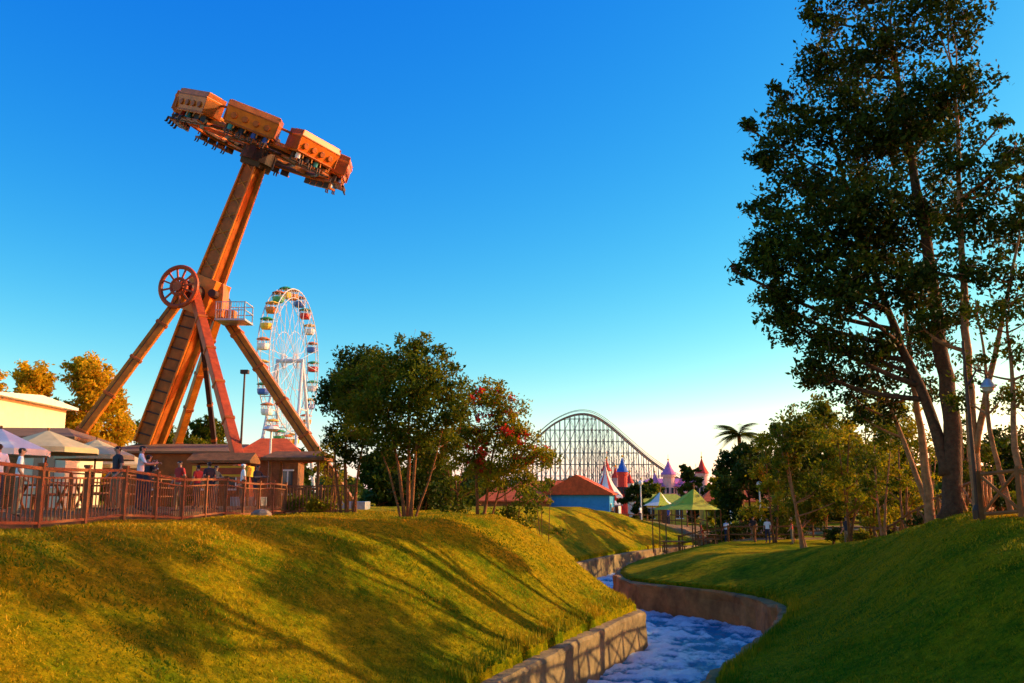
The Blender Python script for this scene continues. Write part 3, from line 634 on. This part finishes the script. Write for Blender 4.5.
def lamp(c,hh,arm):
    mb=MB(); c=V(c); mb.tube([c-V((0,0,.2)),c+V((0,0,1)),c+V((0,0,hh))],[.08,.055,.04],DK,10); mb.lathe(c,[(.14,0),(.14,.25),(.08,.4)],DK,12)
    e_=c+V((arm,0,hh-1.1)); mb.tube([c+V((0,0,hh-1.35)),c+V((arm*.5,0,hh-.85)),c+V((arm*.9,0,hh-.85)),e_],.028,DK,6)
    mb.tube([c+V((0,0,hh-.6)),c+V((arm*.55,0,hh-.86))],.018,DK,5)
    mb.lathe(e_+V((0,0,-.1)),[(.04,.12),(.1,.08),(.2,-.1),(.21,-.14),(.16,-.14)],GR,16); mb.lathe(e_+V((0,0,-.24)),[(.16,0),(.13,-.1),(.06,-.16),(0,-.18)],GR,16)
    mb.obj('street_lamp')
c=G(977,25,0); lamp(c,5.0,.6)
c=gY(238,46); mb=MB(); mb.tube([c,c+V((0,0,7))],[.07,.05],DK,8); mb.box(c+V((0,0,7)),(.4,.3,.2),DK); mb.obj('flood_light_pole')
c=gY(268,44); mb=MB(); mb.tube([c,c+V((0,0,3.6))],[.07,.05],WH,8); mb.lathe(c+V((0,0,3.6)),[(.1,0),(.45,.1),(.3,.25),(0,.3)],WH,12); mb.obj('lamp_post')
for u,Y_,zz in((730,85,5),(641,92,4),(760,72,4)):
    c=gY(u,Y_); mb=MB(); mb.tube([c,c+V((0,0,zz))],[.08,.06],WH,8); mb.ball(c+V((0,0,zz+.1)),.25,WH,10); mb.obj('lamp_post')
mb=MB(); c=gY(262,30); mb.ball(c+V((0,0,.08)),.28,STN,8,(1.3,.9,.7)); mb.obj('rock')
mb=MB(); c=S(302,676,13); c.z=h(c.x,c.y); mb.box(c+V((0,0,.08)),(.25,.2,.18),DK,Rz(.4)); mb.tube([c+V((0,0,.15)),c+V((.05,-.12,.28))],.05,GR,8); mb.obj('ground_spotlight',bevel=.02)
for (u,Y_,r,l) in [(300,39,.7,'green'),(318,38.5,.5,'yel'),(535,95,1.3,'dark'),(600,94,.8,'green'),(640,97,.9,'green'),(720,76,1.0,'green'),(735,72,1.2,'dark'),(760,70,1.1,'green'),(790,66,1.0,'green'),(830,60,.9,'dark'),(850,56,.9,'yel'),(865,50,.9,'green'),(890,45,.8,'dark'),(180,42,.8,'green'),(930,40,.9,'dark'),(910,46,1.0,'green'),(960,38,.8,'green'),(1010,36,1.0,'green'),(1000,30,.6,'dark')]:
    b0=gY(u,Y_); e=empty('shrub'); mb=MB(); 
    for k in range(5): mb.tube([b0,b0+V((random.uniform(-.6,.6)*r,random.uniform(-.6,.6)*r,r))],[.03,.01],barkB,4)
    mb.obj('stems',e); v,vr=leafcloud([(b0+V((random.uniform(-.7,.7)*r,random.uniform(-.4,.4)*r,r*random.uniform(.3,.9))),r*.6) for _ in range(6)],900/max(r,.6),.1+.05*r,.12); rawmesh('foliage',v,4,LM[l],vr,e)
# ---------------------------------------------------------------- people
hairm=mat('hair_dark',(.025,.015,.01),.6); shoe=mat('shoe',(.04,.03,.03),.6); trs=[mat('trousers_dark',(.03,.035,.06),.8),mat('trousers_khaki',(.25,.18,.1),.8)]
def person(c,face,sh,tr_,pose=0,hgt=1.72,hair=None):
    me=bpy.data.meshes.new('sk')
    el=(.24,-.03,1.14); wr=(.23,.12,.93); hd=(.22,.19,.88)
    if pose==1: el=(.25,.12,1.2); wr=(.16,.36,1.22); hd=(.13,.44,1.24)
    if pose==2: el=(.26,.06,1.2); wr=(.12,.22,1.42); hd=(.08,.24,1.5)
    P=[((0,0,.95),.14,.10),((0,0,1.1),.125,.095),((0,0,1.32),.16,.11),((0,0,1.45),.07,.06),((0,.005,1.51),.052,.052),((0,.015,1.59),.084,.098),((0,.01,1.69),.078,.094)]
    E=[(0,1),(1,2),(2,3),(3,4),(4,5),(5,6)]
    for sg in(-1,1):
        b0=len(P); P+=[((sg*.17,0,1.40),.064,.064),((sg*el[0],el[1],el[2]),.044,.044),((sg*wr[0],wr[1],wr[2]),.028,.028),((sg*hd[0],hd[1],hd[2]),.036,.02)]
        E+=[(2,b0),(b0,b0+1),(b0+1,b0+2),(b0+2,b0+3)]
        b1=len(P)
        P+=[((sg*.09,0,.87),.09,.092),((sg*.105,.03 if sg>0 else -.02,.49),.06,.06),((sg*.11,-.02 if sg>0 else -.05,.09),.04,.04),((sg*.13,.14,.04),.038,.03)]
        E+=[(0,b1),(b1,b1+1),(b1+1,b1+2),(b1+2,b1+3)]
    me.from_pydata([p[0] for p in P],E,[]); o=bpy.data.objects.new('sk',me); bpy.context.collection.objects.link(o)
    md=o.modifiers.new('s','SKIN')
    for i,p in enumerate(P):
        me.skin_vertices[0].data[i].radius=(p[1],p[2]); me.skin_vertices[0].data[i].use_root=(i==0)
    ss=o.modifiers.new('u','SUBSURF'); ss.levels=3; ss.render_levels=3
    me.update(); bpy.context.view_layer.update()
    dg=bpy.context.evaluated_depsgraph_get(); m2=bpy.data.meshes.new_from_object(o.evaluated_get(dg))
    bpy.data.objects.remove(o); m2.name='person'
    zt=max(v.co.z for v in m2.vertices)
    m2.materials.clear()
    for m in(skin,hair or hairm,sh,tr_,shoe): m2.materials.append(m)
    for f in m2.polygons:
        x,y,z=f.center; k=2
        if z>1.475: k=0
        if z>1.54 and (y<-.005 or z>zt-.075+max(0,-y)*.5 or (abs(x)>.06 and z>1.63 and y<.04)): k=1
        if z<.97 and k==2: k=3
        if abs(x)>.19 and z<1.24: k=0
        if pose and (y>.2 and z>1.0): k=0
        elif z<.08: k=4
        f.material_index=k; f.use_smooth=True
    ob=bpy.data.objects.new('person',m2); bpy.context.collection.objects.link(ob)
    mb=MB()
    for sg in(-1,1):
        hh_=V((sg*hd[0],hd[1],hd[2])); d=(V(hd)-V(wr)).normalized(); d=V((sg*d.x,d.y,d.z)); sd=V((1,0,0)) if abs(d.x)<.7 else V((0,1,0))
        for j,l in enumerate((.06,.075,.07,.055)):
            q=hh_+sd*(j-1.5)*.019; mb.tube([q,q+d*l*.55,q+d*l*.8+V((0,0,-.02)),q+d*l+V((0,0,-.045))],[.009,.009,.008,.006],skin,6)
        q=hh_-sd*sg*.03-d*.03; mb.tube([q,q-sd*sg*.025+d*.03,q-sd*sg*.02+d*.06],[.011,.01,.007],skin,6)
        mb.ball((sg*.032,.095,1.625),.012,WH,8); mb.ball((sg*.032,.105,1.625),.006,DK,6); mb.ball((sg*.082,.01,1.61),.025,skin,8,(.4,.8,1.2))
    mb.tube([(0,.092,1.63),(0,.118,1.60),(0,.1,1.59)],[.008,.014,.01],skin,6); mb.box((0,.098,1.565),(.045,.012,.01),shirts[1])
    ch=mb.obj('face_and_hands',ob,smooth=True)
    ob.location=c; ob.rotation_euler=(0,0,face); ob.scale=[hgt/zt]*3; return ob
def PX(x,y): return V((x,y,h(x,y)))
person(PX(-10.2,24.6),-1.2,shirts[0],trs[0],1,1.78); person(PX(-10.45,23.7),2.4,shirts[3],trs[1],0,1.72); person(PX(-10.9,26.8),-.5,shirts[3],trs[0],2,1.7)
person(PX(-10.25,34.2),2.0,shirts[0],trs[1],0,1.74,shirts[0]); person(PX(-10.9,33),-1.9,shirts[3],trs[0],1,1.62); person(PX(-10.7,18.6),.8,shirts[0],trs[0],0,1.5)
person(PX(-11.1,20.2),-1.0,shirts[0],trs[1],0,1.55); person(PX(-12.6,36),1.0,shirts[1],trs[0],0,1.7); person(PX(-10.3,30.5),1.0,shirts[3],trs[0],0,1.6); person(PX(-10.4,36.6),-2.0,shirts[3],trs[0],1,1.7); person(PX(-10.6,28.6),2.6,shirts[1],trs[1],0,1.6)
for u,y,f,s_ in((752,64,3.0,3),(766,62,2.6,0),(700,66,1.4,1),(725,70,0.4,0),(845,47,2,3),(640,91,1,0),(668,93,2,2),(790,58,1.2,1),(612,94,.3,3)): person(gY(u,y),f,shirts[s_],trs[s_%2],0,1.68)
# ---------------------------------------------------------------- light + world
az=math.radians(77); el=math.radians(20)
sd=V((math.sin(az)*math.cos(el),math.cos(az)*math.cos(el),math.sin(el)))
sun=bpy.data.lights.new('sun','SUN'); sun.energy=5; sun.angle=math.radians(.5); sun.color=(1,.82,.42)
so=bpy.data.objects.new('sun',sun); bpy.context.collection.objects.link(so); so.rotation_euler=sd.to_track_quat('Z','Y').to_euler()
w=bpy.data.worlds.new('World'); bpy.context.scene.world=w; w.use_nodes=True; N=w.node_tree.nodes;L=w.node_tree.links
sk=N.new('ShaderNodeTexSky'); sk.sky_type='NISHITA'; sk.sun_disc=False; sk.sun_elevation=el; sk.sun_rotation=az; sk.air_density=1.0; sk.dust_density=.6; sk.ozone_density=2.0
hs=N.new('ShaderNodeHueSaturation'); hs.inputs['Saturation'].default_value=1.35; hs.inputs['Hue'].default_value=.49
L.new(sk.outputs[0],hs.inputs['Color'])
BS=.11
sp=N.new('ShaderNodeSeparateColor'); cb=N.new('ShaderNodeCombineColor'); L.new(hs.outputs[0],sp.inputs[0])
for i,(ga,gn) in enumerate(((1.9,6.0),(1.3,2.75),(.36,1.25))):
    a=N.new('ShaderNodeMath');a.operation='MULTIPLY';a.inputs[1].default_value=BS;L.new(sp.outputs[i],a.inputs[0])
    b=N.new('ShaderNodeMath');b.operation='POWER';b.inputs[1].default_value=ga;L.new(a.outputs[0],b.inputs[0])
    c=N.new('ShaderNodeMath');c.operation='MULTIPLY';c.inputs[1].default_value=gn/BS;L.new(b.outputs[0],c.inputs[0]); L.new(c.outputs[0],cb.inputs[i])
L.new(cb.outputs[0],N['Background'].inputs['Color']); N['Background'].inputs['Strength'].default_value=BS
cam=bpy.data.cameras.new('camera'); co=bpy.data.objects.new('camera',cam); bpy.context.collection.objects.link(co)
co.location=(0,0,CZ); co.rotation_euler=(math.pi/2+PITCH,0,0); cam.sensor_width=36; cam.lens=36*FPX/1024; cam.clip_end=8000; cam.clip_start=.1
sc=bpy.context.scene; sc.camera=co; sc.view_settings.view_transform='Standard'; sc.view_settings.look='None'; sc.view_settings.exposure=0
